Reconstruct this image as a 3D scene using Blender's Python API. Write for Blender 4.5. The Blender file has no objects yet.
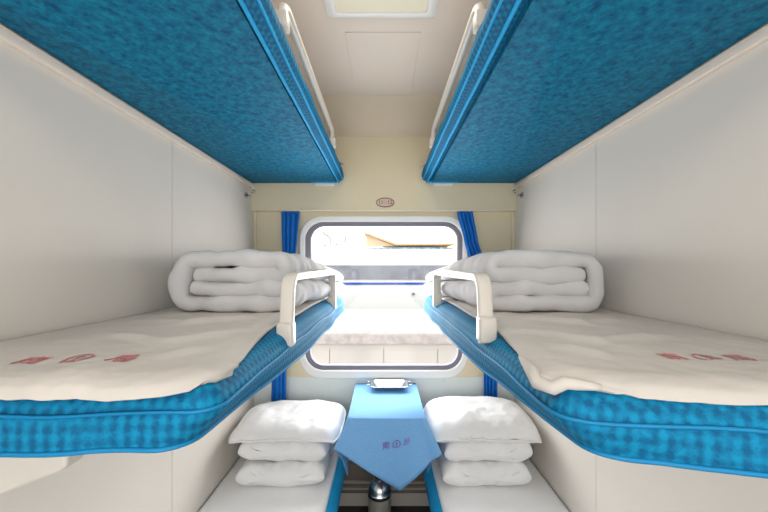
import bpy, bmesh, math, random
from mathutils import Vector, noise
random.seed(7)
E = 1.64            # eye height above the floor; builders below take z relative to the eye
F = 326.0           # focal length in pixels of the 768-wide frame
sc = bpy.context.scene
COL = sc.collection

# ------------------------------------------------------------------ helpers
def lin(r, g, b):
    f = lambda c: (c/255/12.92) if c/255 <= .04045 else ((c/255+.055)/1.055)**2.4
    return (f(r), f(g), f(b), 1)

def nz(x, y, z, s=1.0, o=0.0):
    return noise.noise(Vector((x*s+o, y*s+o*1.7, z*s-o)))

class MB:
    """collects verts and faces (z relative to the eye)"""
    def __init__(self): self.v = []; self.f = []
    def add(self, vs, fs):
        k = len(self.v); self.v += [tuple(p) for p in vs]; self.f += [tuple(i+k for i in q) for q in fs]
        return self
    def box(self, x0, x1, y0, y1, z0, z1, b=0.0):
        bm = bmesh.new()
        bmesh.ops.create_cube(bm, size=1)
        for v in bm.verts:
            v.co = Vector(((x0+x1)/2+v.co.x*(x1-x0), (y0+y1)/2+v.co.y*(y1-y0), (z0+z1)/2+v.co.z*(z1-z0)))
        if b > 0:
            bmesh.ops.bevel(bm, geom=list(bm.edges), offset=b, segments=3, profile=.5, affect='EDGES')
        return self.bm(bm)
    def bm(self, bm):
        bm.verts.index_update()
        vs = [v.co[:] for v in bm.verts]; fs = [[v.index for v in f.verts] for f in bm.faces]
        bm.free(); return self.add(vs, fs)
    def prism(self, poly, axis, a, b):
        """poly: 2D points; axis: 'x','y','z' extruded from a to b"""
        n = len(poly)
        def p(q, t):
            return {'x': (t, q[0], q[1]), 'y': (q[0], t, q[1]), 'z': (q[0], q[1], t)}[axis]
        vs = [p(q, a) for q in poly]+[p(q, b) for q in poly]
        fs = [list(range(n))[::-1], [n+i for i in range(n)]]+[[i, (i+1) % n, n+(i+1) % n, n+i] for i in range(n)]
        return self.add(vs, fs)
    def tube(self, pts, r, n=10, closed=False, ry=None, cap=True):
        """sweep an ellipse of radius r (or r x ry, ry across the vertical-ish axis) along pts"""
        pts = [Vector(p) for p in pts]; N = len(pts); vs = []; fs = []
        up = None
        for i in range(N):
            a = pts[(i-1) % N] if (closed or i > 0) else pts[i]
            c = pts[(i+1) % N] if (closed or i < N-1) else pts[i]
            t = (c-a).normalized()
            if up is None:
                ref = Vector((0, 0, 1)) if abs(t.z) < .9 else Vector((1, 0, 0))
                up = (ref-t*ref.dot(t)).normalized()
            else:
                up = (up-t*up.dot(t)).normalized()
            s = t.cross(up)
            rr = r[i] if isinstance(r, (list, tuple)) else r
            r2 = rr if ry is None else ry
            for k in range(n):
                th = 2*math.pi*k/n
                vs.append(pts[i]+s*(rr*math.cos(th))+up*(r2*math.sin(th)))
        M = N if closed else N-1
        for i in range(M):
            j = (i+1) % N
            for k in range(n):
                fs.append((i*n+k, i*n+(k+1) % n, j*n+(k+1) % n, j*n+k))
        if cap and not closed:
            fs.append(tuple(range(n))[::-1]); fs.append(tuple((N-1)*n+k for k in range(n)))
        return self.add(vs, fs)
    def lathe(self, prof, cx, cy, n=32):
        vs = []; fs = []; m = len(prof)
        for r, z in prof:
            for k in range(n):
                th = 2*math.pi*k/n
                vs.append((cx+r*math.cos(th), cy+r*math.sin(th), z))
        for i in range(m-1):
            for k in range(n):
                fs.append((i*n+k, i*n+(k+1) % n, (i+1)*n+(k+1) % n, (i+1)*n+k))
        fs.append(tuple(range(n))[::-1]); fs.append(tuple((m-1)*n+k for k in range(n)))
        return self.add(vs, fs)
    def rings(self, rings, cap0=True, cap1=True):
        n = len(rings[0]); vs = [p for r in rings for p in r]; fs = []
        for i in range(len(rings)-1):
            for k in range(n):
                fs.append((i*n+k, i*n+(k+1) % n, (i+1)*n+(k+1) % n, (i+1)*n+k))
        if cap0: fs.append(tuple(range(n))[::-1])
        if cap1: fs.append(tuple((len(rings)-1)*n+k for k in range(n)))
        return self.add(vs, fs)
    def grid(self, fn, nu, nv):
        vs = [fn(i/nu, j/nv) for i in range(nu+1) for j in range(nv+1)]
        fs = [(i*(nv+1)+j, (i+1)*(nv+1)+j, (i+1)*(nv+1)+j+1, i*(nv+1)+j+1) for i in range(nu) for j in range(nv)]
        return self.add(vs, fs)
    def mirror(self):
        self.v = [(-x, y, z) for x, y, z in self.v]; self.f = [tuple(reversed(f)) for f in self.f]; return self

def obj(name, mb, mat, parent=None, smooth=0, mods=(), kind=None, label=None, cat=None, group=None):
    """link ONE mesh object; smooth = auto-smooth angle in degrees (0 = flat)"""
    vs = [(x, y, z+E) for x, y, z in mb.v]
    if parent is not None: base = Vector(parent['_base'])
    elif kind == 'structure' : base = Vector((0, 0, 0))
    else:
        xs, ys, zs = zip(*vs)
        base = Vector(((min(xs)+max(xs))/2, (min(ys)+max(ys))/2, min(zs)))
    me = bpy.data.meshes.new(name)
    me.from_pydata([(x-base.x, y-base.y, z-base.z) for x, y, z in vs], [], mb.f)
    bm = bmesh.new(); bm.from_mesh(me)
    bmesh.ops.recalc_face_normals(bm, faces=bm.faces); bm.to_mesh(me); bm.free()
    me.materials.append(mat)
    if smooth:
        me.polygons.foreach_set('use_smooth', [True]*len(me.polygons))
        if smooth < 180: me.set_sharp_from_angle(angle=math.radians(smooth))
    o = bpy.data.objects.new(name, me); COL.objects.link(o)
    o['_base'] = tuple(base)
    if parent is not None: o.parent = parent
    else: o.location = base
    for m in mods:
        k = o.modifiers.new(m[0], m[0])
        for a, val in m[1].items(): setattr(k, a, val)
    if kind: o['kind'] = kind
    if label: o['label'] = label
    if cat: o['category'] = cat
    if group: o['group'] = group
    return o

def thing(name, label, cat, loc, group=None):
    o = bpy.data.objects.new(name, None); COL.objects.link(o)
    o.location = (loc[0], loc[1], loc[2]+E); o['_base'] = (loc[0], loc[1], loc[2]+E)
    o.empty_display_size = .1
    o['label'] = label; o['category'] = cat
    if group: o['group'] = group
    return o
# a child's local frame equals its parent's: sub-parts reuse the root base because parts sit at the parent's origin
SUB = ('SUBSURF', {'levels': 1, 'render_levels': 1})

# ------------------------------------------------------------------ materials
def mat(name, col, rough=.6, metal=0.0, spec=.4, var=0.0, vscale=6, bump=0.0, bscale=200, col2=None, sheen=0.0, detail=4):
    m = bpy.data.materials.new(name); m.use_nodes = True
    nt = m.node_tree; bs = nt.nodes['Principled BSDF']
    bs.inputs['Base Color'].default_value = col
    bs.inputs['Roughness'].default_value = rough; bs.inputs['Metallic'].default_value = metal
    bs.inputs['Specular IOR Level'].default_value = spec
    if sheen: bs.inputs['Sheen Weight'].default_value = sheen
    tc = nt.nodes.new('ShaderNodeTexCoord')
    if var:
        n = nt.nodes.new('ShaderNodeTexNoise'); n.inputs['Scale'].default_value = vscale; n.inputs['Detail'].default_value = detail
        nt.links.new(tc.outputs['Object'], n.inputs['Vector'])
        r = nt.nodes.new('ShaderNodeValToRGB')
        c2 = col2 or tuple(c*(1-var) for c in col[:3])+(1,)
        r.color_ramp.elements[0].color = c2; r.color_ramp.elements[1].color = col
        r.color_ramp.elements[0].position = .36; r.color_ramp.elements[1].position = .64
        nt.links.new(n.outputs['Fac'], r.inputs['Fac']); nt.links.new(r.outputs['Color'], bs.inputs['Base Color'])
    if bump:
        n2 = nt.nodes.new('ShaderNodeTexNoise'); n2.inputs['Scale'].default_value = bscale; n2.inputs['Detail'].default_value = 3
        nt.links.new(tc.outputs['Object'], n2.inputs['Vector'])
        b = nt.nodes.new('ShaderNodeBump'); b.inputs['Strength'].default_value = bump; b.inputs['Distance'].default_value = .004
        nt.links.new(n2.outputs['Fac'], b.inputs['Height']); nt.links.new(b.outputs['Normal'], bs.inputs['Normal'])
    return m

def woven(name, c_lo, c_hi, cell=.024, bump=.5, mix=.5, nscale=90):
    """blue jacquard: a lattice of small soft blocks plus thread noise"""
    m = bpy.data.materials.new(name); m.use_nodes = True
    nt = m.node_tree; N = nt.nodes; L = nt.links; bs = N['Principled BSDF']
    bs.inputs['Roughness'].default_value = .75; bs.inputs['Specular IOR Level'].default_value = .25
    tc = N.new('ShaderNodeTexCoord'); sp = N.new('ShaderNodeSeparateXYZ'); L.new(tc.outputs['Object'], sp.inputs[0])
    def M(op, a, b=None):
        k = N.new('ShaderNodeMath'); k.operation = op
        for i, q in enumerate((a, b)):
            if q is None: continue
            if isinstance(q, (int, float)): k.inputs[i].default_value = q
            else: L.new(q, k.inputs[i])
        return k.outputs[0]
    w = 2*math.pi/cell
    xy = M('ADD', sp.outputs[0], sp.outputs[1])
    s1 = M('SINE', M('MULTIPLY', xy, w)); s2 = M('SINE', M('MULTIPLY', sp.outputs[2], w))
    s3 = M('SINE', M('MULTIPLY', M('SUBTRACT', sp.outputs[0], sp.outputs[1]), w))
    lat = M('ADD', M('MULTIPLY', M('ADD', M('ADD', s1, s2), s3), .1667), .5)
    n = N.new('ShaderNodeTexNoise'); n.inputs['Scale'].default_value = nscale; n.inputs['Detail'].default_value = 5
    n.inputs['Roughness'].default_value = .7
    L.new(tc.outputs['Object'], n.inputs['Vector'])
    v = M('ADD', M('MULTIPLY', lat, mix), M('MULTIPLY', n.outputs['Fac'], 1-mix))
    r = N.new('ShaderNodeValToRGB')
    r.color_ramp.elements[0].color = c_lo; r.color_ramp.elements[1].color = c_hi
    r.color_ramp.elements[0].position = .36; r.color_ramp.elements[1].position = .66
    L.new(v, r.inputs['Fac']); L.new(r.outputs['Color'], bs.inputs['Base Color'])
    b = N.new('ShaderNodeBump'); b.inputs['Strength'].default_value = bump; b.inputs['Distance'].default_value = .006
    L.new(v, b.inputs['Height']); L.new(b.outputs['Normal'], bs.inputs['Normal'])
    return m

WALL = mat('wall_laminate', lin(226, 219, 210), .55, var=.03, vscale=3, bump=.03, bscale=60)
GROOVE = mat('panel_groove', lin(150, 144, 138), .8)
BEIGE = mat('beige_panel', lin(226, 214, 184), .5, var=.03, vscale=3)
LOWWALL = mat('pale_grey_panel', lin(220, 228, 227), .5, var=.03, vscale=3)
CEIL = mat('ceiling_panel', lin(232, 220, 208), .55, var=.02, vscale=2)
WHITE = mat('white_plastic', lin(236, 236, 234), .35)
RAILM = mat('cream_enamel', lin(210, 203, 193), .35)
GASKET = mat('grey_gasket', lin(128, 124, 136), .6)
BLUE = woven('blue_jacquard', lin(0, 90, 132), lin(4, 134, 178), .022, .6, .42, 120)
BLUEP = mat('blue_plain_fabric', lin(22, 172, 236), .7, var=.12, vscale=40, bump=.2)
BLUEU = woven('blue_mottled_fabric', lin(0, 80, 118), lin(12, 132, 168), .02, .5, .05, 42)
PIPE = mat('blue_piping', lin(4, 128, 180), .6, bump=.2)
CURT = mat('royal_blue_curtain', lin(10, 110, 198), .75, bump=.15, bscale=300)
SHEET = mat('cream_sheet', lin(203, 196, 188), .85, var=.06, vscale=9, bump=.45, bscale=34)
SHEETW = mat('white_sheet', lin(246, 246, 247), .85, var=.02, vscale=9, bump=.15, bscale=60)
QUILT = mat('white_quilt', lin(202, 200, 201), .9, var=.04, vscale=7, bump=.8, bscale=22)
PILLOW = mat('white_pillowcase', lin(226, 226, 227), .9, var=.03, vscale=7, bump=.8, bscale=18)
CLOTH = woven('light_blue_tablecloth', lin(100, 158, 212), lin(130, 180, 226), .006, .15, .4, 160)
STEEL = mat('stainless_steel', lin(200, 202, 204), .22, 1.0)
STEELD = mat('brushed_steel', lin(206, 202, 190), .36, .55, var=.12, vscale=12)
RED = mat('red_print', lin(206, 130, 132), .9)
PURP = mat('purple_print', lin(128, 96, 168), .9)
FLOORM = mat('dark_floor', lin(58, 54, 54), .5, var=.25, vscale=30)
DARK = mat('dark_recess', lin(122, 112, 104), .6)
ALU = mat('aluminium_strip', lin(190, 182, 172), .35, .4)
KICK = mat('grey_kickboard', lin(206, 199, 190), .45)
PLATE = mat('bronze_oval', lin(214, 188, 172), .5)
INK = mat('brown_ink', lin(112, 84, 72), .7)
TABLE = mat('table_laminate', lin(222, 226, 228), .4)
def emis(name, col, s):
    m = bpy.data.materials.new(name); m.use_nodes = True
    b = m.node_tree.nodes['Principled BSDF']; b.inputs['Base Color'].default_value = col
    b.inputs['Emission Color'].default_value = col; b.inputs['Emission Strength'].default_value = s
    return m
DIFF = emis('lamp_diffuser', lin(226, 219, 196), .12)
g = bpy.data.materials.new('window_glass'); g.use_nodes = True
nt = g.node_tree; nt.nodes.remove(nt.nodes['Principled BSDF'])
tr = nt.nodes.new('ShaderNodeBsdfTransparent'); gl = nt.nodes.new('ShaderNodeBsdfGlossy'); mx = nt.nodes.new('ShaderNodeMixShader')
gl.inputs['Roughness'].default_value = .02; mx.inputs[0].default_value = .018
tr.inputs[0].default_value = (.95, .96, .96, 1)
nt.links.new(tr.outputs[0], mx.inputs[1]); nt.links.new(gl.outputs[0], mx.inputs[2])
nt.links.new(mx.outputs[0], nt.nodes['Material Output'].inputs[0]); GLASS = g

# ------------------------------------------------------------------ shape helpers
def rrect(x0, x1, z0, z1, r, n=8):
    pts = []
    for cx, cz, a0 in ((x1-r, z1-r, 0), (x0+r, z1-r, 90), (x0+r, z0+r, 180), (x1-r, z0+r, 270)):
        for k in range(n+1):
            a = math.radians(a0+90*k/n); pts.append((cx+r*math.cos(a), cz+r*math.sin(a)))
    return pts
def frame_between(outer, inner, y0, y1):
    """a ring solid between two same-length outlines in XZ"""
    mb = MB()
    R = [[(x, y1, z) for x, z in outer], [(x, y0, z) for x, z in outer], [(x, y0, z) for x, z in inner], [(x, y1, z) for x, z in inner]]
    R.append(R[0]); mb.rings(R, False, False); return mb
def plan(x0, x1, y0, y1, r00, r10, r11, r01, seg=.03, skew=0):
    """plan outline (counter-clockwise), corner radii near-left, near-right, far-right, far-left, densely sampled"""
    P = []
    for cx, cy, r, a0 in ((x0+r00, y0+r00, r00, 180), (x1-r10, y0+r10, r10, 270), (x1-r11, y1-r11, r11, 0), (x0+r01, y1-r01, r01, 90)):
        for k in range(9):
            a = math.radians(a0+90*k/8); P.append((cx+r*math.cos(a), cy+r*math.sin(a)))
    Q = []
    for i, p in enumerate(P):
        q = P[(i+1) % len(P)]; d = math.dist(p, q); n = max(1, int(d/seg))
        for k in range(n): Q.append((p[0]+(q[0]-p[0])*k/n, p[1]+(q[1]-p[1])*k/n))
    return Q
def inset(P, d):
    n = len(P); R = []
    for i in range(n):
        a, c = P[i-1], P[(i+1) % n]
        t = Vector((c[0]-a[0], c[1]-a[1])).normalized()
        R.append((P[i][0]-t.y*d, P[i][1]+t.x*d))
    return R
def tuck(x, y, z):
    """the lower rim of a middle cushion is tucked in towards its near aisle corner"""
    if abs(x) > .5: return x
    k = max(0, min(1, (-.236-z)/.06))*max(0, min(1, (.5-abs(x))/.15))
    return x+math.copysign(.065*max(0, (1.15-y)/.64)**1.3*k, x)
def cushion(P, prof, amp=.003, o=0.0, sc_=7):
    mb = MB(); rings = []
    for d, z in prof:
        r = []
        for (x, y) in inset(P, d):
            k = nz(x, y, z, sc_, o)*amp
            r.append((x+k, y+nz(y, x, z, sc_, o+5)*amp, z+nz(x, y, z, sc_*.8, o+9)*amp))
        rings.append(r)
    return mb.rings(rings)

# ------------------------------------------------------------------ setting
WX = .903
seam = 1.389
def side_wall(s, name):
    mb = MB()
    x0, x1 = sorted((s*WX, s*(WX+.03)))
    g_ = .0015
    mb.box(x0, x1, .36, seam-g_, -E, 1.02); mb.box(x0, x1, seam+g_, 2.30, -E, 1.02)
    o = obj(name, mb, WALL, kind='structure')
    b = MB(); xa, xb = sorted((s*(WX+.0015), s*(WX+.028))); b.box(xa, xb, seam-g_, seam+g_, -E, 1.02)
    obj('panel_joint', b, GROOVE, parent=o)
    # rounded aluminium end post towards the corridor
    return o
side_wall(-1, 'wall_left'); side_wall(1, 'wall_right')

fl = MB().box(-2.6, 2.6, -.72, 2.30, -E-.05, -E); obj('floor', fl, FLOORM, kind='structure')
c = MB()
c.prism([(-.72, 1.0), (1.895, 1.0), (2.30, .86), (2.30, 1.06), (-.72, 1.06)], 'x', -2.6, 2.6)
obj('ceiling', c, CEIL, kind='structure')
# end wall with a rounded window opening
WO = dict(x0=-.575, x1=.577, z0=-.755, z1=.345)          # opening
def wall_with_hole(outer, hole, y0, y1):
    """outer rectangle (x0,x1,z0,z1) and a rounded hole, as a solid slab"""
    n = len(hole); x0, x1, z0, z1 = outer; cx = sum(p[0] for p in hole)/n; cz = sum(p[1] for p in hole)/n
    out = []
    for (x, z) in hole:
        dx, dz = x-cx, z-cz; t = 1e9
        if dx > 1e-9: t = min(t, (x1-cx)/dx)
        if dx < -1e-9: t = min(t, (x0-cx)/dx)
        if dz > 1e-9: t = min(t, (z1-cz)/dz)
        if dz < -1e-9: t = min(t, (z0-cz)/dz)
        out.append((cx+dx*t, cz+dz*t))
    for cxn, czn in ((x0, z0), (x1, z0), (x0, z1), (x1, z1)):     # snap nearest ray to the true corner
        k = min(range(n), key=lambda i: (out[i][0]-cxn)**2+(out[i][1]-czn)**2); out[k] = (cxn, czn)
    return frame_between(out, hole, y0, y1)
hole = rrect(WO['x0'], WO['x1'], WO['z0'], WO['z1'], .13, 10)
obj('wall_end', wall_with_hole((-.95, .95, -.80, 1.0), hole, 2.27, 2.33), BEIGE, kind='structure')
lw = MB()
for a, b in ((-.935, -.404), (-.401, .417), (.420, .935)): lw.box(a, b, 2.266, 2.33, -E, -.765)
lw.box(-.93, .93, 2.27, 2.33, -E, -.765)
obj('wall_end_lower', lw, LOWWALL, kind='structure')
# thick beam above the window: upper panel stands proud of the wall
obj('trim_1', MB().box(-.903, .903, 2.215, 2.27, .383, .90, .004), BEIGE, kind='structure')
obj('trim_2', MB().box(-.903, .903, 2.209, 2.215, .383, .394, .001), BEIGE, kind='structure')
obj('trim_3', MB().box(-.903, -.885, 2.25, 2.27, -.77, .383, .004), BEIGE, kind='structure')
obj('trim_4', MB().box(.885, .903, 2.25, 2.27, -.77, .383, .004), BEIGE, kind='structure')
for nme, s in (('trim_5', -1), ('trim_6', 1)):           # ledge under the upper berths
    x0, x1 = sorted((s*.903, s*.885))
    obj(nme, MB().box(x0, x1, .45, 2.215, .532, .563, .004), CEIL, kind='structure', smooth=40)
obj('trim_7', MB().box(-.166, .157, 1.387, 1.86, .996, 1.0, .0015), CEIL, kind='structure')
obj('baseboard_end', MB().box(-.903, .903, 2.235, 2.266, -E, -1.535, .003), KICK, kind='structure')
# window: frame, gasket, pane
wf = frame_between(rrect(-.583, .577, -.770, .352, .155, 10), rrect(-.545, .543, -.712, .312, .125, 10), 2.245, 2.272)
wn = obj('window_1', wf, WHITE, kind='structure', smooth=50, mods=[('BEVEL', {'width': .008, 'segments': 3, 'limit_method': 'ANGLE'})])
gk = frame_between(rrect(-.546, .544, -.713, .313, .125, 10), rrect(-.512, .515, -.682, .286, .098, 10), 2.258, 2.30)
obj('gasket', gk, GASKET, parent=wn, smooth=50)
obj('pane', MB().prism(rrect(-.514, .517, -.684, .288, .098, 10), 'y', 2.285, 2.290), GLASS, parent=wn)

SLOPE = mat('cream_cornice', lin(228, 212, 188), .55, var=.02, vscale=2)
obj('trim_8', MB().prism([(1.893, 1.0), (2.214, .8889), (2.214, .886), (1.893, .997)], 'x', -.903, .903), SLOPE, kind='structure')
# the neighbouring compartments' shell
for nme, s_ in (('wall_far_left', -1), ('wall_far_right', 1)):
    xa, xb = sorted((s_*2.6, s_*2.63)); nb = MB().box(xa, xb, -.76, 2.33, -E, 1.02)
    xa, xb = sorted((s_*.945, s_*2.6)); nb.box(xa, xb, 2.27, 2.33, -E, 1.0)
    obj(nme, nb, WALL, kind='structure')
# corridor shell behind the camera, with its big window
cw = MB()
for a, b, z0, z1 in ((-2.6, -1.0, -E, 1.0), (1.0, 2.6, -E, 1.0), (-1.0, 1.0, -E, -.75), (-1.0, 1.0, .55, 1.0)):
    cw.box(a, b, -.76, -.70, z0, z1)
obj('wall_corridor', cw, WALL, kind='structure')
w2 = frame_between(rrect(-1.0, 1.0, -.75, .55, .1), rrect(-.95, .95, -.70, .50, .1), -.77, -.69)
wn2 = obj('window_2', w2, WHITE, kind='structure')
obj('pane', MB().prism(rrect(-.955, .955, -.705, .505, .1), 'y', -.735, -.730), GLASS, parent=wn2)

# ------------------------------------------------------------------ ceiling light
cl = thing('ceiling_light', 'square white framed ceiling lamp with a dim yellowish diffuser', 'ceiling light', (-.008, 1.08, 1.0))
x0, x1, y0, y1 = -.222, .202, .85, 1.285
fr = MB()
R = [[(x, y, 1.0) for x, y in rrect(x0, x1, y0, y1, .02, 4)], [(x, y, .982) for x, y in rrect(x0, x1, y0, y1, .02, 4)],
     [(x, y, .978) for x, y in rrect(x0+.01, x1-.01, y0+.01, y1-.01, .02, 4)],
     [(x, y, .980) for x, y in rrect(x0+.036, x1-.036, y0+.024, y1-.024, .015, 4)],
     [(x, y, .990) for x, y in rrect(x0+.04, x1-.04, y0+.028, y1-.028, .015, 4)]]
fr.rings(R, True, False); obj('frame', fr, WHITE, cl, smooth=40)
obj('diffuser', MB().box(x0+.038, x1-.038, y0+.026, y1-.026, .984, .992), DIFF, cl)

# ------------------------------------------------------------------ guard rails
def bend(pts, r, n=7):
    """round the corners of a polyline"""
    P = [Vector(p) for p in pts]; out = [P[0]]
    for i in range(1, len(P)-1):
        a, b, c_ = P[i-1], P[i], P[i+1]
        u = (a-b).normalized(); v = (c_-b).normalized()
        d = min(r, (a-b).length*.49, (c_-b).length*.49)
        A, C_ = b+u*d, b+v*d
        for k in range(n+1):
            t = k/n; out.append(A*(1-t)**2+b*2*t*(1-t)+C_*t*t)
    out.append(P[-1]); return out
def flat_bar(pts, wx, wt):
    """sweep a rounded flat bar (wx across X, wt in the plane) along a path lying in the YZ plane"""
    P = [Vector(p) for p in pts]; rings = []
    prof = rrect(-wx/2, wx/2, -wt/2, wt/2, min(wx, wt)*.3, 3)
    for i, p in enumerate(P):
        t = (P[min(i+1, len(P)-1)]-P[max(i-1, 0)]).normalized()
        nrm = Vector((1, 0, 0)).cross(t).normalized()
        rings.append([tuple(p+Vector((1, 0, 0))*a+nrm*b) for a, b in prof])
    return MB().rings(rings)

# ------------------------------------------------------------------ berths
def middle_berth(s, ynear, label):
    t = thing('sleeper_berth', label, 'bunk bed', (s*.58, 1.38, -.318))
    if s < 0: P = plan(-.90, -.266, ynear, 2.245, .02, .05, .05, .03)
    else: P = plan(.266, .90, ynear, 2.245, .05, .02, .03, .05)
    o_ = 3 if s < 0 else 21
    if s > 0: P = [(x, y-.06*max(0, min(1, (x-.3)/.3))*max(0, 1-(y-ynear)/.3)) for x, y in P]
    prof = [(.05, -.300), (.015, -.303), (.002, -.296), (0, -.285), (.001, -.268), (.001, -.250), (.004, -.238), (.010, -.232), (.012, -.222), (.022, -.206), (.04, -.194), (.07, -.187), (.12, -.185)]
    cm = cushion(P, prof, .007, o_, 6); cm.v = [(tuck(*p), p[1], p[2]) for p in cm.v]
    cu = obj('cushion', cm, BLUE, t, smooth=180, mods=[SUB])
    for (d, z, r) in ((.000, -.292, .004), (.006, -.235, .0032)):
        pts = []
        for x, y in inset(P, d):
            k = .007
            pts.append((x+nz(x, y, z, 6, o_)*k, y+nz(y, x, z, 6, o_+5)*k, z+nz(x, y, z, 4.8, o_+9)*k))
        pts = [(tuck(*p), p[1], p[2]) for p in pts]
        obj('piping', MB().tube(pts, r, 6, closed=True), PIPE, cu, smooth=180)
    # steel pan carrying the cushion
    if s < 0: Q = plan(-.90, -.38, ynear+.06, 2.24, .02, .08, .03, .03)
    else: Q = plan(.38, .90, ynear+.06, 2.24, .08, .02, .03, .03)
    pan = MB().rings([[(x, y, -.318) for x, y in Q], [(x, y, -.297) for x, y in Q]])
    obj('base_panel', pan, WALL, t)
    # flat U-shaped guard rail on the aisle edge
    ya, yb = (.985, 1.83) if s < 0 else (.935, 1.78)
    X = s*(.292 if s < 0 else .290)
    zs = -.165 if s < 0 else -.140
    path = bend([(X, ya-.012, -.215), (X, ya+.012, -.03), (X, yb+.01, -.03), (X, yb, -.215)], .05)
    rl = obj('guard_rail', flat_bar(path, .042, .026), RAILM, t, smooth=50)
    for y in (ya-.012, yb):
        obj('rail_socket', MB().box(X-.024, X+.024, y-.024, y+.024, zs-.072, zs, .008), RAILM, rl, smooth=40)
    if s < 0:
        br = MB().prism([(-.90, -.318), (-.546, -.318), (-.546, -.345), (-.556, -.352), (-.90, -.487)], 'y', .56, .60)
        obj('support_bracket', br, RAILM, t, mods=[('BEVEL', {'width': .006, 'segments': 3})])
    return t
middle_berth(-1, .515, 'left middle blue berth carrying a grey quilt, white bracket under its near end')
middle_berth(1, .495, 'right middle blue berth carrying a grey quilt, its rail beside the right curtain')

def aisle(L):
    """the stretch of a closed outline that runs along the aisle side"""
    keep = [abs(p[0]) < .5 for p in L]; n = len(L)
    k = next(i for i in range(n) if keep[i] and not keep[i-1])
    return [L[(k+i) % n] for i in range(n) if keep[(k+i) % n]]
def upper_berth(s, label):
    t = thing('sleeper_berth', label, 'bunk bed', (s*.59, 1.37, .563))
    x0, x1 = sorted((s*.318, s*.893))
    P = plan(x0, x1, .50, 2.208, .01, .01, .01, .01)
    pn = MB().rings([[(x, y, z) for x, y in inset(P, d)] for d, z in ((.006, .5665), (.0, .570), (.0, .60))])
    obj('underside_panel', pn, BLUEU, t, smooth=40)
    if s < 0: Q = plan(-.82, -.266, .47, 2.21, .02, .08, .03, .02)
    else: Q = plan(.250, .82, .47, 2.21, .08, .02, .02, .03)
    prof = [(.05, .600), (.047, .573), (.040, .569), (.022, .578), (.006, .592), (.001, .604), (0, .618), (.002, .632), (.010, .642), (.03, .650), (.08, .655)]
    cu = obj('cushion', cushion(Q, prof, .005, 40+s, 9), BLUE, t, smooth=180, mods=[SUB])
    for d, z, r in ((.038, .567, .006), (.010, .587, .004)):
        obj('piping', MB().tube(aisle([(x+nz(x, y, z, 6, 2)*.003, y, z) for x, y in inset(Q, d)]), r, 6), BLUEP, cu, smooth=180)
    X = s*(.276 if s < 0 else .262)
    path = bend([(X, .875, .655), (X, .895, .722), (X, 1.71, .722), (X, 1.73, .655)], .06)
    rl = obj('guard_rail', MB().tube(path, .014, 12), RAILM, t, smooth=180)
    for y in (.875, 1.73):
        obj('rail_socket', MB().box(X-.02, X+.02, y-.02, y+.02, .635, .68, .006), RAILM, rl, smooth=40)
    xa, xb = sorted((s*.335, s*.465))
    obj('support_tab', MB().box(xa, xb, 2.198, 2.215, .552, .5665, .002), WHITE, t)
    return t
upper_berth(-1, 'left upper berth seen from below with mottled blue underside')
upper_berth(1, 'right upper berth seen from below with mottled blue underside')
# sheets on the upper berths show only as small crumpled bits at the far rail foot
def upper_sheet(s, label):
    mb = MB()
    def fn(u, v):
        x = .86-.545*u; y = .55+1.60*v
        z = .673+.005*nz(x, y, 0, 8, 3+s)
        far = max(0, 1-abs(y-2.06)/.07); e = max(0, (u-.9)/.1)
        x -= (.105 if s > 0 else .066)*far*e; z -= (.045 if s > 0 else .03)*far*e**5+.008*e*nz(x, y, 0, 30, 1)
        return (s*x, y, z)
    mb.grid(fn, 24, 60)
    obj('bed_sheet', mb, SHEET, smooth=180, mods=[('SOLIDIFY', {'thickness': .004})], label=label, cat='bed sheet')
upper_sheet(-1, 'cream sheet on the left upper berth, only its edge showing under the rail')
upper_sheet(1, 'cream sheet on the right upper berth, crumpled corner showing past the rail')

def lower_berth(s, label):
    t = thing('sleeper_berth', label, 'bunk bed', (s*.58, 1.38, -E))
    if s < 0: P = plan(-.90, -.245, .50, 2.25, .02, .08, .02, .02)
    else: P = plan(.245, .90, .50, 2.25, .08, .02, .02, .02)
    prof = [(.05, -1.288), (.012, -1.290), (.0, -1.278), (.004, -1.262), (.018, -1.23), (.034, -1.208), (.05, -1.198), (.10, -1.196)]
    cu = obj('cushion', cushion(P, prof, .004, 60+s, 7), BLUEP, t, smooth=180, mods=[SUB])
    obj('piping', MB().tube([(x, y, -1.284) for x, y in inset(P, .003)], .005, 6, closed=True), PIPE, cu, smooth=180)
    x0, x1 = sorted((s*.29, s*.90))
    obj('base_panel', MB().box(x0, x1, .53, 2.24, -1.315, -1.287, .004), WALL, t)
    for y in (.60, 1.40, 2.10):
        xa, xb = sorted((s*.34, s*.37))
        obj('leg', MB().box(xa, xb, y, y+.03, -E, -1.315), ALU, t)
    return t
lower_berth(-1, 'left lower berth with blue edge and white cover under the left pillow stack')
lower_berth(1, 'right lower berth with blue edge and white cover under the right pillow stack')
def lower_sheet(s, label):
    def fn(u, v):
        x = .895-.607*u; y = .53+1.715*v
        z = -1.1865+.003*nz(x, y, 0, 7, 5)
        e = max(0, (u-.96)/.04); z -= .010*e*e
        return (s*x, y, z)
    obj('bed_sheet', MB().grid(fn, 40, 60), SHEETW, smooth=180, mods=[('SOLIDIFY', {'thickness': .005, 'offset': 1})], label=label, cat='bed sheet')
lower_sheet(-1, 'smooth white cover on the left lower berth')
lower_sheet(1, 'smooth white cover on the right lower berth')

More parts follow.
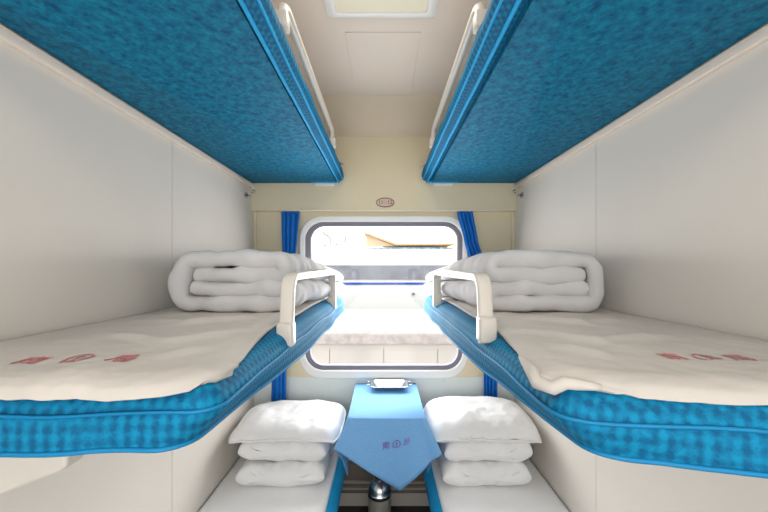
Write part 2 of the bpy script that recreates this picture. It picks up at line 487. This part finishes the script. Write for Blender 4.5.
# ------------------------------------------------------------------ middle sheets with the red print
def sheet_z(s, x, y):
    """height of the sheet's upper side (relative to the eye), x positive towards the wall"""
    w = -.1715+.004*nz(s*x, y, 0, 4, 11)+.0055*max(0, nz(s*x*.8+y*.7, y*.5-x*.9, 0, 9, 17+s))
    # a few raised crease lines running from the middle towards the rail
    for (ax, ay, bx, by, h) in ((.62, .95, .42, 1.12, .016), (.50, .72, .36, .90, .012), (.70, .82, .45, .74, .011), (.78, 1.05, .55, .98, .010), (.44, .62, .36, .72, .009)):
        dx, dy = bx-ax, by-ay; L2 = dx*dx+dy*dy
        tt = max(0, min(1, ((x-ax)*dx+(y-ay)*dy)/L2)); d = math.hypot(x-ax-tt*dx, y-ay-tt*dy)
        w += h*math.exp(-(d/.022)**2)*math.sin(math.pi*min(1, tt*.9+.08))
    w += .0035*abs(nz(s*x*1.3-y*.4, y+x*.5, 0, 15, 23+s))-.002*abs(nz(s*x, y*1.6, 0, 30, 40+s))
    return w
def mid_sheet(s, label):
    yc = .515 if s < 0 else .495
    def edge(y):            # inner edge of the sheet along the aisle
        t = max(0, min(1, (y-.52)/.48))
        return (.283+.050*t if s < 0 else .268+.062*t)+.004*math.sin(y*9)
    def pad(d):             # height of the cushion's domed rim at inset d
        K = ((0, -.245), (.012, -.226), (.022, -.207), (.04, -.195), (.07, -.188), (.12, -.186))
        for (a, za), (b, zb) in zip(K, K[1:]):
            if d <= b: return za+(zb-za)*max(0, d-a)/(b-a)
        return -.186
    def fn(u, v):
        y = .50+1.715*v; xi = edge(y); x = .893-(.893-xi)*u
        if s < 0: yn = .490+.045*max(0, min(1, (.42-x)/.14))**1.5
        else: yn = .500-.055*max(0, min(1, (x-.33)/.35))+.022*max(0, min(1, (.42-x)/.12))
        q = max(0, 1-(x-edge(yn))/.065); yn += (.065 if s < 0 else .035)*(1-math.sqrt(max(0, 1-min(1, q)**2)))
        y = yn+(2.215-yn)*v
        z = sheet_z(s, x, y)
        ev = max(0, 1-(y-yn)/.05); eu = max(0, 1-(x-xi)/.05)
        z -= max(.018*ev**2, .016*eu*eu)
        if y-yn < .012: z -= .010*(1-(y-yn)/.012)**2
        d = min(x-.266, y-yc+(.06*max(0, min(1, (x-.3)/.3)) if s > 0 else 0))
        if d > 0: z = max(z, pad(d)+.013)
        return (s*x, y, z)
    # denser rows near the front edge
    mb = MB(); nu, nv = 70, 150
    def g2(u, v): return fn(u, v**1.6)
    mb.grid(g2, nu, nv)
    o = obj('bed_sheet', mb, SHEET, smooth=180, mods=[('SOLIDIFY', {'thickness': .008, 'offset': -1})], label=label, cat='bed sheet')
    if s > 0:       # the rolled-over corner by the aisle
        pts = [fn(1, v) for v in (.075, .06, .045, .032, .02, .01)]+[fn(1-k/40, 0.0) for k in range(0, 6)]
        n = len(pts); pts = [(x-.002, y, z+.002) for x, y, z in pts]
        obj('rolled_corner', MB().tube(pts, [.0035+.0085*math.sin(math.pi*(i+.5)/n)**.8 for i in range(n)], 12), SHEET, o, smooth=180)
    return o
sheetL = mid_sheet(-1, 'wrinkled cream sheet on the left middle berth with a red printed emblem')
sheetR = mid_sheet(1, 'wrinkled cream sheet on the right middle berth with rolled corner and red print')

def text_geo(txt, size):
    cu = bpy.data.curves.new('t', 'FONT'); cu.body = txt; cu.size = size; cu.align_x = 'CENTER'; cu.align_y = 'CENTER'; cu.resolution_u = 3
    ob = bpy.data.objects.new('t', cu); COL.objects.link(ob)
    dg = bpy.context.evaluated_depsgraph_get(); dg.update()
    me = bpy.data.meshes.new_from_object(ob.evaluated_get(dg))
    vs = [v.co[:2] for v in me.vertices]; fs = [tuple(p.vertices) for p in me.polygons]
    bpy.data.objects.remove(ob); bpy.data.curves.remove(cu); bpy.data.meshes.remove(me)
    return vs, fs
def logo_geo(r):
    """railway roundel: an arch of a ring with a rail profile standing in it"""
    vs = []; fs = []
    def strip(pts, w):
        k = len(vs); n = len(pts)
        for i, p in enumerate(pts):
            a = pts[max(i-1, 0)]; b = pts[min(i+1, n-1)]
            t = Vector((b[0]-a[0], b[1]-a[1])).normalized()
            vs.append((p[0]-t.y*w/2, p[1]+t.x*w/2)); vs.append((p[0]+t.y*w/2, p[1]-t.x*w/2))
        for i in range(n-1): fs.append((k+2*i, k+2*i+1, k+2*i+3, k+2*i+2))
    strip([(r*math.cos(math.radians(a)), r*math.sin(math.radians(a))) for a in range(-52, 233, 6)], r*.2)
    strip([(0, r*1.18), (0, r*.85)], r*.22)
    strip([(-r*.30, r*.36), (r*.30, r*.36)], r*.26)
    strip([(0, r*.36), (0, -r*.75)], r*.22)
    strip([(-r*.42, -r*.80), (0, -r*.70), (r*.42, -r*.80)], r*.2)
    return vs, fs
def emblem(fn, size, parent, m, gap, thick):
    """char - roundel - char, mapped by fn(a, b, h) from flat emblem coordinates to the place"""
    for part, (geo, off) in (('printed_character', (text_geo('南', size), -gap)), ('printed_roundel', (logo_geo(size*.46), 0)), ('printed_character', (text_geo('局', size), gap))):
        vs, fs = geo; mb = MB(); n = len(vs)
        mb.add([fn(x+off, y, thick) for x, y in vs]+[fn(x+off, y, 0) for x, y in vs],
               fs+[tuple(n+i for i in reversed(f)) for f in fs])
        obj(part, mb, m, parent)
def on_sheet(s, cx, cy, rot, ky):
    ca, sa = math.cos(rot), math.sin(rot)
    def fn(a, b, h):
        b *= ky; x = cx+a*ca-b*sa; y = cy+a*sa+b*ca
        return (x, y, sheet_z(s, abs(x), y)+.0012+h)
    return fn
emblem(on_sheet(-1, -.562, .598, .10, 1.0), .048, sheetL, RED, .077, .0006)
emblem(on_sheet(1, .606, .612, -.04, 1.0), .042, sheetR, RED, .060, .0006)

# ------------------------------------------------------------------ folded quilts
def ribbon(path, t, y0, y1, o, amp=.008, ny=20, deform=None, fat=1.05):
    """sweep a thick soft strip (thickness t, from y0 to y1) along a centre line in XZ"""
    P = []
    for i in range(len(path)-1):
        a, b = Vector(path[i]), Vector(path[i+1]); n = max(1, int((b-a).length/.012))
        for k in range(n): P.append(a+(b-a)*k/n)
    P.append(Vector(path[-1]))
    h = t/2; L = [0]
    for i in range(1, len(P)): L.append(L[-1]+(P[i]-P[i-1]).length)
    rings = []
    sec = []
    for k in range(ny+1): sec.append((y0+h+(y1-y0-2*h)*k/ny, 1.0, 0))
    for k in range(1, 5): a = math.radians(90-36*k); sec.append((y1-h+h*math.cos(a), math.sin(a), 0))
    for k in range(ny+1): sec.append((y1-h-(y1-y0-2*h)*k/ny, -1.0, 0))
    for k in range(1, 5): a = math.radians(270-36*k); sec.append((y0+h+h*math.cos(a), math.sin(a), 0))
    for i, p in enumerate(P):
        a = P[max(i-1, 0)]; b = P[min(i+1, len(P)-1)]; tg = (b-a).normalized(); nr = Vector((-tg.y, tg.x))
        e = min(L[i], L[-1]-L[i]); k = 1 if e >= h else max(.12, math.sqrt(max(0, 1-(1-e/h)**2)))
        r = []
        for (y, q, _) in sec:
            puff = 1+.14*nz(p.x*3, y*3, p.y*6, 1.7, o)
            x = p.x+nr.x*q*h*k*fat; z = p.y+nr.y*q*h*k*fat
            endf = min(1, min(y-y0, y1-y)/.08); yy = y+.028*nz(p.x*4, L[i]*5, 0, 1.5, o+3)*(1-endf)
            d = .0055+amp*nz(x, yy, z, 9, o)+amp*.6*nz(x, yy, z, 22, o+2)-amp*.75*abs(nz(x*.6, yy*1.4, z, 16, o+6))-.0060*abs(nz(x, yy*.6, z, 24, o+7))
            x += nr.x*d*q+amp*.8*nz(x, yy, z, 5, o+8); z += nr.y*d*q*puff
            if deform: x, yy, z = deform(x, yy, z)
            r.append((x, yy, z))
        rings.append(r)
    return MB().rings(rings)
def arc(cx, cz, r, a0, a1, n=8):
    return [(cx+r*math.cos(math.radians(a0+(a1-a0)*k/n)), cz+r*math.sin(math.radians(a0+(a1-a0)*k/n))) for k in range(n+1)]
def middle_quilt(s, label, o):
    t = .054; zb = -.163; z = [zb+t*(k+.5) for k in range(4)]      # z[0] bottom layer .. z[3] top
    xl, xr = -.787+.027, -.345-.027-.027
    zt = (z[0]+z[3])/2
    wrap = [(xl+.052, z[3]+.002), (xl+.022, z[3]-.006), (xl+.006, z[3]-.026), (xl-.004, zt+.02), (xl-.006, zt-.02), (xl+.002, z[0]+.026), (xl+.016, z[0]+.006), (xl+.045, z[0])]
    p = [(xl+.036, z[2]-.004)]+arc(xr, (z[2]+z[3])/2, t/2, -90, 90)+[(xl+.22, z[3]+.004)]+wrap+arc(xr+.01, (z[0]+z[1])/2, t/2, -90, 90)+[(xl+.030, z[1]+.002)]
    def deform(x, y, zz):
        f = max(0, (y-1.45)/.75); k = max(0, min(1, (x+.62)/.28))
        x += .075*f*k
        zz = zb+(zz-zb)*(1-.42*f*k-.04*f)
        zz -= .006*max(0, 1-(y-1.22)/.2)*0
        if s > 0:
            x -= .032*(1-f)
        return x, y, zz
    mb = ribbon(p, t, 1.20, 2.195, o, .011, 56, deform, 1.13)
    if s > 0: mb.mirror()
    obj('folded_quilt', mb, QUILT, smooth=180, mods=[SUB], label=label, cat='quilt')
middle_quilt(-1, 'thick folded grey white quilt on the left middle berth behind the guard rail', 2)
middle_quilt(1, 'thick folded grey white quilt on the right middle berth behind the guard rail', 31)

def lower_quilt(s, label, o):
    t = .120; zb = -1.178
    p = [(1.735, zb+t*1.5)]+arc(2.17-t/2, zb+t, t/2, 90, -90)+[(1.715, zb+t*.5)]
    mb = ribbon(p, t, .318, .80, o, .012, 34, lambda a, b, c: (a, b+.012*math.sin(c*14+o), c), 1.0)
    mb.v = [(-b, a, c) for a, b, c in mb.v]
    if s > 0: mb.mirror()
    obj('folded_quilt', mb, PILLOW, smooth=180, mods=[SUB], label=label, cat='quilt')
lower_quilt(-1, 'white quilt folded in two under the pillow on the left lower berth', 51)
lower_quilt(1, 'white quilt folded in two under the pillow on the right lower berth', 77)
def pillow(s, x0, x1, y0, y1, zc, h, label, o):
    n = 48
    def surf(sgn):
        def fn(u, v):
            a, b = u*2-1, v*2-1
            w = max(0, (1-abs(a)**4.5))**.5*max(0, (1-abs(b)**(5.5 if b < 0 else 3.2)))**.5
            px = 1-.06*(1-abs(a))*0-.045*(1-b*b)*0
            x = (x0+x1)/2+(x1-x0)/2*a*(1-.09*b**4); y = (y0+y1)/2+(y1-y0)/2*b*(1-.10*a**4)
            z = zc+sgn*h*(w if sgn > 0 else w*.40)-(.012*a*a if sgn <= 0 else .012*a*a*(1-w))
            z += .016*nz(x, y, sgn, 6, o)*(.3+w)+.008*nz(x, y, sgn, 15, o+4)-(.010*w*abs(nz(x, y*.6, 0, 13, o+7))+.005*w*abs(nz(x*.7, y, 0, 27, o+2)))*max(0, sgn)
            z -= .05*max(0, abs(a)-.75)*max(0, .3+b*-.7)        # sagging corners at the front
            return (s*x, y, z)
        return fn
    t = MB().grid(surf(1), n, n); t.grid(surf(-1), n, n)
    o1 = obj('pillow', t, PILLOW, smooth=180, mods=[('WELD', {'merge_threshold': .0006}), SUB], label=label, cat='pillow')
    f = surf(0.0)
    loop = [f(k/24, 0) for k in range(24)]+[f(1, k/24) for k in range(24)]+[f(1-k/24, 1) for k in range(24)]+[f(0, 1-k/24) for k in range(24)]
    obj('seam', MB().tube(loop, .006, 6, closed=True), PILLOW, o1, smooth=180)
pillow(-1, .245, .86, 1.735, 2.19, -.922, .068, 'white pillow on top of the folded quilt on the left lower berth', 9)
pillow(1, .250, .872, 1.735, 2.19, -.918, .098, 'white pillow on top of the folded quilt on the right lower berth', 29)

# ------------------------------------------------------------------ curtains
def curtain(keys, label, o, pl):
    K = [((267-py)/145.9, (a-384)/145.9, (b-384)/145.9) for py, a, b in keys]
    def at(z):
        for i in range(len(K)-1):
            if K[i][0] >= z >= K[i+1][0]:
                t = (K[i][0]-z)/(K[i][0]-K[i+1][0]); t = t*t*(3-2*t)*.5+t*.5
                return K[i][1]+(K[i+1][1]-K[i][1])*t, K[i][2]+(K[i+1][2]-K[i][2])*t
        return K[-1][1:]
    z0, z1 = K[0][0], K[-1][0]
    def fn(u, v):
        z = z0+(z1-z0)*v; a, b = at(z)
        x = a+(b-a)*u+.004*math.sin(u*pl*2*math.pi+1+2*nz(u, z, 0, 2, o))
        y = 2.232+.010*math.sin(u*pl*2*math.pi+1.5*nz(z, u, 0, 2, o))+.003*nz(u*4, z*5, 0, 1.5, o)
        return (x, y, z)
    oo = obj('curtain', MB().grid(fn, 48, 70), CURT, smooth=180, mods=[('SOLIDIFY', {'thickness': .002})], label=label, cat='curtain')
    for u in (.12, .5, .88):
        x, y, z = fn(u, 0)
        obj('hook', MB().tube([(x, 2.226, z-.012), (x, 2.224, z), (x, 2.226, z+.010)], .003, 6), GASKET, oo, smooth=180)
curtain([(211.5, 281, 299.5), (240, 281.5, 297), (262, 282, 295), (320, 276, 291), (372, 271.5, 286), (414, 271, 286)], 'narrow blue curtain at the left edge of the window, hanging straight', 1, 4)
curtain([(211.5, 456.5, 472), (240, 464, 477), (262, 470, 484), (320, 478, 491), (372, 484, 497), (414, 484, 497)], 'narrow blue curtain at the right edge of the window, sweeping outwards', 13, 4)
obj('curtain_rail', MB().box(-.80, .80, 2.220, 2.240, .3815, .386), WHITE, label='thin white curtain rail under the beam above the window', cat='curtain rail')

# ------------------------------------------------------------------ hooks and number plate
for s, lab in ((-1, 'small steel coat hook on the left wall below the upper berth'), (1, 'small steel coat hook on the right wall below the upper berth')):
    y = 2.13 if s < 0 else 2.13; z = (267-195)*y/326
    h = thing('coat_hook', lab, 'hook', (s*.9, y, z))
    pts = [Vector((s*.903, y, z)), Vector((s*.896, y, z))]
    pl = MB(); pl.prism([(y+a, z+b) for a, b in rrect(-.022, .022, -.018, .018, .012, 5)], 'x', s*.903, s*.897)
    obj('plate', pl, STEEL, h, smooth=40)
    obj('peg', MB().tube(bend([(s*.898, y, z), (s*.868, y, z-.004), (s*.852, y, z+.022)], .012), [.006]*10, 8), STEEL, h, smooth=180)
    obj('tip', MB().lathe([(.002, z+.014), (.009, z+.018), (.011, z+.026), (.007, z+.034), (.002, z+.036)], s*.852, y, 14), STEEL, h, smooth=180)
pz = (267-202.5)*2.213/326
npl = obj('number_plate', MB().prism([(.008+.060*math.cos(math.radians(a)), pz+.030*math.sin(math.radians(a))) for a in range(0, 360, 10)], 'y', 2.2105, 2.216), PLATE,
          label='small oval berth number plate on the beam above the window', cat='number plate')
obj('rim', MB().tube([(.008+.060*math.cos(math.radians(a)), 2.2105, pz+.030*math.sin(math.radians(a))) for a in range(0, 360, 10)], .0025, 6, closed=True), INK, npl, smooth=180)
for txt, dx, sz, m in (('11', -.030, .036, INK), ('12', .032, .036, INK), ('·', 0, .05, RED)):
    vs, fs = text_geo(txt, sz); n = len(vs)
    obj('digits', MB().add([(.008+dx+x, 2.2090, pz+y) for x, y in vs]+[(.008+dx+x, 2.2105, pz+y) for x, y in vs], fs+[tuple(n+i for i in reversed(f)) for f in fs]), m, npl)

# ------------------------------------------------------------------ table, cloth, tray, thermos
TX0, TX1, TY0, TY1, TZ = -.193, .221, 1.735, 2.255, -.806
tb = thing('wall_table', 'small wall table under the light blue cloth below the window', 'table', (.014, 2.1, -E))
obj('tabletop', MB().box(TX0+.008, TX1-.008, TY0+.006, TY1, TZ-.028, TZ-.004, .008), TABLE, tb)
obj('bracket', MB().prism([(2.262, -.835), (1.95, -.835), (1.95, -.85), (2.24, -1.06), (2.262, -1.06)], 'x', .0, .03), ALU, tb)
def cloth():
    mb = MB()
    # perimeter from back-left, along left side, front, right side, to back-right
    r = .03; per = []
    def seg(a, b, n):
        for k in range(n): per.append((a[0]+(b[0]-a[0])*k/n, a[1]+(b[1]-a[1])*k/n))
    seg((TX0, TY1), (TX0, TY0+r), 40)
    for k in range(9): a = math.radians(180+90*k/8); per.append((TX0+r+r*math.cos(a), TY0+r+r*math.sin(a)))
    seg((TX0+r, TY0), (TX1-r, TY0), 40)
    for k in range(9): a = math.radians(270+90*k/8); per.append((TX1-r+r*math.cos(a), TY0+r+r*math.sin(a)))
    seg((TX1, TY0+r), (TX1, TY1), 40); per.append((TX1, TY1))
    n = len(per)
    L = [0]
    for i in range(1, n): L.append(L[-1]+math.dist(per[i], per[i-1]))
    dL = TY1-TY0-r; dA = r*math.pi/2; dF = TX1-TX0-2*r
    # hem: (distance along the table's edge, x, y, drop)
    H = [(0, TX0-.003, TY1, .02), (dL*.52, TX0-.014, 1.985, .20), (dL*.76, TX0-.018, 1.865, .40), (dL*.90, TX0-.034, 1.79, .25),
         (dL+dA*.5, -.262, 1.688, .137), (dL+dA+dF*.5, .083, 1.700, .364), (dL+dA*1.5+dF, .300, 1.688, .163),
         (dL*1.10+2*dA+dF, TX1+.036, 1.79, .26), (dL*1.24+2*dA+dF, TX1+.020, 1.865, .385), (dL*1.48+2*dA+dF, TX1+.014, 1.985, .20), (2*dL+2*dA+dF, TX1+.003, TY1, .02)]
    def hem(d):
        for k in range(len(H)-1):
            if d <= H[k+1][0]+1e-6:
                t = (d-H[k][0])/(H[k+1][0]-H[k][0]); return [H[k][q]+(H[k+1][q]-H[k][q])*t for q in (1, 2, 3)]
        return H[-1][1:]
    M = 14; rings = [[(x, y, TZ) for x, y in per]]
    for jj in range(1, M+1):
        f = jj/M; row = []
        for i in range(n):
            x, y = per[i]; hx, hy, d = hem(L[i]); g_ = f**.85
            w = .004*math.sin(L[i]*38)*f+(.014*math.exp(-((x-.165)/.022)**2)*f if y < TY0+.04 else 0)
            row.append((x+(hx-x)*g_+(w if abs(x-.014) > .19 else 0), y+(hy-y)*g_+(w if abs(x-.014) <= .19 else 0), TZ-d*f))
        rings.append(row)
    vs = [p for r_ in rings for p in r_]; fs = []
    for jj in range(M):
        for i in range(n-1): fs.append((jj*n+i, jj*n+i+1, (jj+1)*n+i+1, (jj+1)*n+i))
    # top: strips between mirrored perimeter points
    fs.append(tuple(range(n)))
    mb.add(vs, fs)
    return mb
tc_ = obj('tablecloth', cloth(), CLOTH, smooth=60, mods=[('SOLIDIFY', {'thickness': .003, 'offset': 0})], label='light blue cloth draped over the wall table, corner hanging at the front', cat='tablecloth')
def on_flap(a, b, h):
    x = .066+a; z = -.932+b+a*.16
    f = (TZ-z)/.38
    return (x, TY0-.035*f**.85-.0085-h, z)
emblem(on_flap, .042, tc_, PURP, .055, .0006)

tr_ = thing('steel_tray', 'rectangular stainless steel tray standing at the window end of the table', 'tray', (.017, 2.165, TZ))
a0, a1, b0, b1 = -.088, .158, 2.085, 2.235
R = []
for dx, z in ((.03, .004), (.03, .004), (.012, .030), (.002, .034), (.0, .037), (.004, .038), (.012, .034), (.034, .008)):
    R.append([(x, y, TZ+z) for x, y in rrect(a0+dx, a1-dx, b0+dx, b1-dx, max(.012, .03-dx*.4), 5)])
obj('pan', MB().rings(R), STEEL, tr_, smooth=50)
for x in (a0-.004, a1+.004):
    sx = -1 if x < 0 else 1
    obj('handle', MB().tube(bend([(x, 2.13, TZ+.036), (x+sx*.018, 2.13, TZ+.036), (x+sx*.018, 2.19, TZ+.036), (x, 2.19, TZ+.036)], .01), .0035, 8), STEEL, tr_, smooth=180)

th = thing('thermos_flask', 'steel thermos flask standing on the floor under the table', 'thermos', (-.022, 1.93, -E))
TXc, TYc = -.026, 1.93
obj('body', MB().lathe([(.060, -E), (.066, -E+0.0064), (.068, -E+0.0214), (.067, -E+0.2889), (.068, -E+0.2943)], TXc, TYc, 40), STEELD, th, smooth=40)
obj('collar', MB().lathe([(.068, -E+0.2953), (.071, -E+0.2996), (.071, -E+0.3167), (.066, -E+0.3231), (.064, -E+0.3403), (.052, -E+0.3617), (.036, -E+0.3766), (.032, -E+0.3809), (.034, -E+0.3916)], TXc, TYc, 40), STEEL, th, smooth=35)
obj('cap', MB().lathe([(.030, -E+0.3916), (.032, -E+0.3959), (.032, -E+0.4152), (.022, -E+0.4237), (.018, -E+0.4259), (.018, -E+0.4408), (.014, -E+0.4473), (.004, -E+0.4483)], TXc, TYc, 30), STEEL, th, smooth=35)
obj('handle', MB().tube(bend([(TXc+.03, TYc+.062, -E+0.3103), (TXc+.05, TYc+.10, -E+0.2996), (TXc+.05, TYc+.10, -E+0.1284), (TXc+.03, TYc+.06, -E+0.1070)], .03), .006, 8), STEELD, th, smooth=180)

# heater under the window: dark slot box with two pale rails
ht = thing('wall_heater', 'dark heater with two pale horizontal strips along the wall under the table', 'heater', (0, 2.22, -E))
obj('housing', MB().box(-.90, .90, 2.205, 2.264, -1.532, -1.34, .004), DARK, ht)
for z in (-1.450, -1.492):
    obj('strip', MB().box(-.90, .90, 2.190, 2.206, z-.008, z+.008, .003), ALU, ht)

# ------------------------------------------------------------------ outside the window
GRAV = mat('track_ballast', lin(190, 184, 178), .95, var=.35, vscale=8)
CONC = mat('platform_concrete', lin(222, 216, 211), .9, var=.12, vscale=1.3)
LIP = mat('platform_edge', lin(208, 198, 196), .9, var=.25, vscale=9)
TRW = mat('carriage_white', lin(242, 242, 240), .35)
TRB = mat('carriage_window_band', lin(146, 148, 160), .5, var=.3, vscale=2.2)
TRS = mat('carriage_blue_stripe', lin(40, 84, 190), .4)
BLDW = mat('station_render', lin(240, 236, 230), .9)
EAVE = mat('orange_eave', lin(226, 184, 130), .8)
BANN = mat('blue_banner', lin(70, 158, 208), .8, var=.6, vscale=3, col2=lin(200, 222, 232))
obj('ground', MB().box(-60, 60, 2.9, 70, -3.10, -3.0), GRAV, kind='structure')
pf = MB()
n = 40
for i in range(n): pf.box(-20+i, -19.012+i, 6.03, 9.4, -3.0, -1.52)
pf.box(-20, 20, 6.06, 9.4, -3.0, -1.52)
plat = obj('platform', pf, CONC, kind='structure')
obj('paving', MB().box(-20, 20, 6.02, 9.4, -1.52, -1.215), CONC, parent=plat)
obj('edge_slab', MB().box(-20, 20, 5.95, 6.30, -1.415, -1.212, .02), LIP, parent=plat)
tcar = thing('railway_carriage', 'white railway carriage with grey window band and blue stripe outside the window', 'railway carriage', (0, 13, -3.0))
prof = [(11.5, -2.3), (11.42, -2.1), (11.4, .75), (11.55, 1.0), (12.2, 1.25), (13.0, 1.32), (13.8, 1.25), (14.45, 1.0), (14.6, .75), (14.6, -2.3)]
prof = [(y, min(z, .55+(.12 if 11.6 < y < 14.4 else 0))) if z > .5 else (y, z) for y, z in prof]
obj('body', MB().prism(prof, 'x', -12, 12), TRW, tcar)
obj('window_band', MB().box(-11.6, 11.6, 11.37, 11.42, -.44, .06), TRB, tcar)
obj('stripe', MB().box(-12, 12, 11.38, 11.42, -.62, -.54), TRS, tcar)
obj('underframe', MB().box(-11.5, 11.5, 11.7, 14.3, -3.0, -2.3), GASKET, tcar)
obj('door_lock', MB().lathe([(.045, -.97), (.045, -.90)], 1.03, 11.38, 12), GASKET, tcar)
bd = thing('station_building', 'pale station building with orange roof edge beyond the carriage', 'building', (3, 30, -3.0))
Yb = 26.0; kx = Yb/F
def bp(px, py): return ((px-384)*kx, (267-py)*kx)
obj('wall', MB().box(bp(340, 0)[0], bp(470, 0)[0], Yb+.4, Yb+8, -3.0, bp(0, 247)[1]), BLDW, bd)
pts = [bp(364, 233.8), bp(368, 234), bp(396, 244), bp(453, 243.8), bp(453, 245.2), bp(395, 245.4)]
obj('roof', MB().prism(pts, 'y', Yb-.6, Yb+8), EAVE, bd)
obj('gable', MB().prism([bp(366, 246), bp(394, 246), bp(367.5, 235)], 'y', Yb-.1, Yb+.4), mat('pale_apricot_gable', lin(238, 214, 180), .9), bd)
for i in range(11):
    a, z = bp(374+i*7.2, 247.4); b, zz = bp(379.5+i*7.2, 250.2)
    obj('banner', MB().box(a, b, Yb-.02, Yb+.4, zz, z), BANN, bd)

obj('sign_board', MB().box(bp(322, 0)[0], bp(352, 0)[0], Yb-.9, Yb-.7, bp(0, 252)[1], bp(0, 231)[1]), BLDW, bd)
for (a, b) in (((326, 233), (326, 236)), ((327, 235), (332, 239)), ((332, 239), (332, 247)), ((337, 245), (340, 246)), ((326, 246), (328, 246)), ((347, 238), (346, 243))):
    (xa, za), (xb, zb_) = bp(*a), bp(*b)
    obj('sign_stroke', MB().tube([(xa, Yb-.91, za), (xb, Yb-.91, zb_)], .028, 6), GASKET, bd)
# ------------------------------------------------------------------ camera, light, render look
cam = bpy.data.cameras.new('camera'); co = bpy.data.objects.new('camera', cam); COL.objects.link(co)
co.location = (0, 0, E); co.rotation_euler = (math.radians(90), 0, 0)
cam.sensor_width = 36; cam.lens = 36*F/768; cam.shift_y = 11/768; cam.clip_start = .02; cam.clip_end = 500
sc.camera = co
w = bpy.data.worlds.new('world'); sc.world = w; w.use_nodes = True
bg = w.node_tree.nodes['Background']; bg.inputs[0].default_value = (1.0, .99, .975, 1); bg.inputs[1].default_value = 2.5
def area(name, loc, rot, sx, sy, power, col=(1, 1, 1)):
    l = bpy.data.lights.new(name, 'AREA'); l.shape = 'RECTANGLE'; l.size = sx; l.size_y = sy; l.energy = power; l.color = col
    o = bpy.data.objects.new(name, l); COL.objects.link(o); o.location = (loc[0], loc[1], loc[2]+E); o.rotation_euler = rot; return o
# daylight entering by the corridor window and the compartment window
area('corridor_window_daylight', (0, -.66, -.30), (math.radians(90), 0, 0), 1.9, 1.6, 16.5, (1, .985, .96))
area('compartment_window_daylight', (0, 2.31, -.2), (math.radians(-72), 0, 0), .95, .88, 25, (1, .98, .96))
# fill light added unseen at the corridor ceiling for brightness, and the compartment lamp
area('corridor_ceiling_fill', (0, -.25, .99), (0, 0, 0), 2.4, .25, 9.5, (1, .95, .88))
area('compartment_lamp', (-.01, 1.08, .975), (0, 0, 0), .34, .38, 3.6, (1, .95, .86))
vs = sc.view_settings; vs.view_transform = 'Standard'; vs.look = 'None'; vs.gamma = 1; vs.use_curve_mapping = False; vs.exposure = -.16
# repeats share a group phrase
GROUPS = {'sleeper_berth': 'sleeper berths on both walls', 'bed_sheet': 'sheets spread on the berths', 'folded_quilt': 'folded quilts on the berths',
          'pillow': 'pillows on the lower berths', 'curtain': 'curtains beside the window', 'coat_hook': 'coat hooks on the side walls'}
for o in list(sc.objects):
    k = o.name.split('.')[0]
    if o.parent is None and 'category' in o and k in GROUPS: o['group'] = GROUPS[k]
for o in list(sc.objects):
    if '_base' in o: del o['_base']
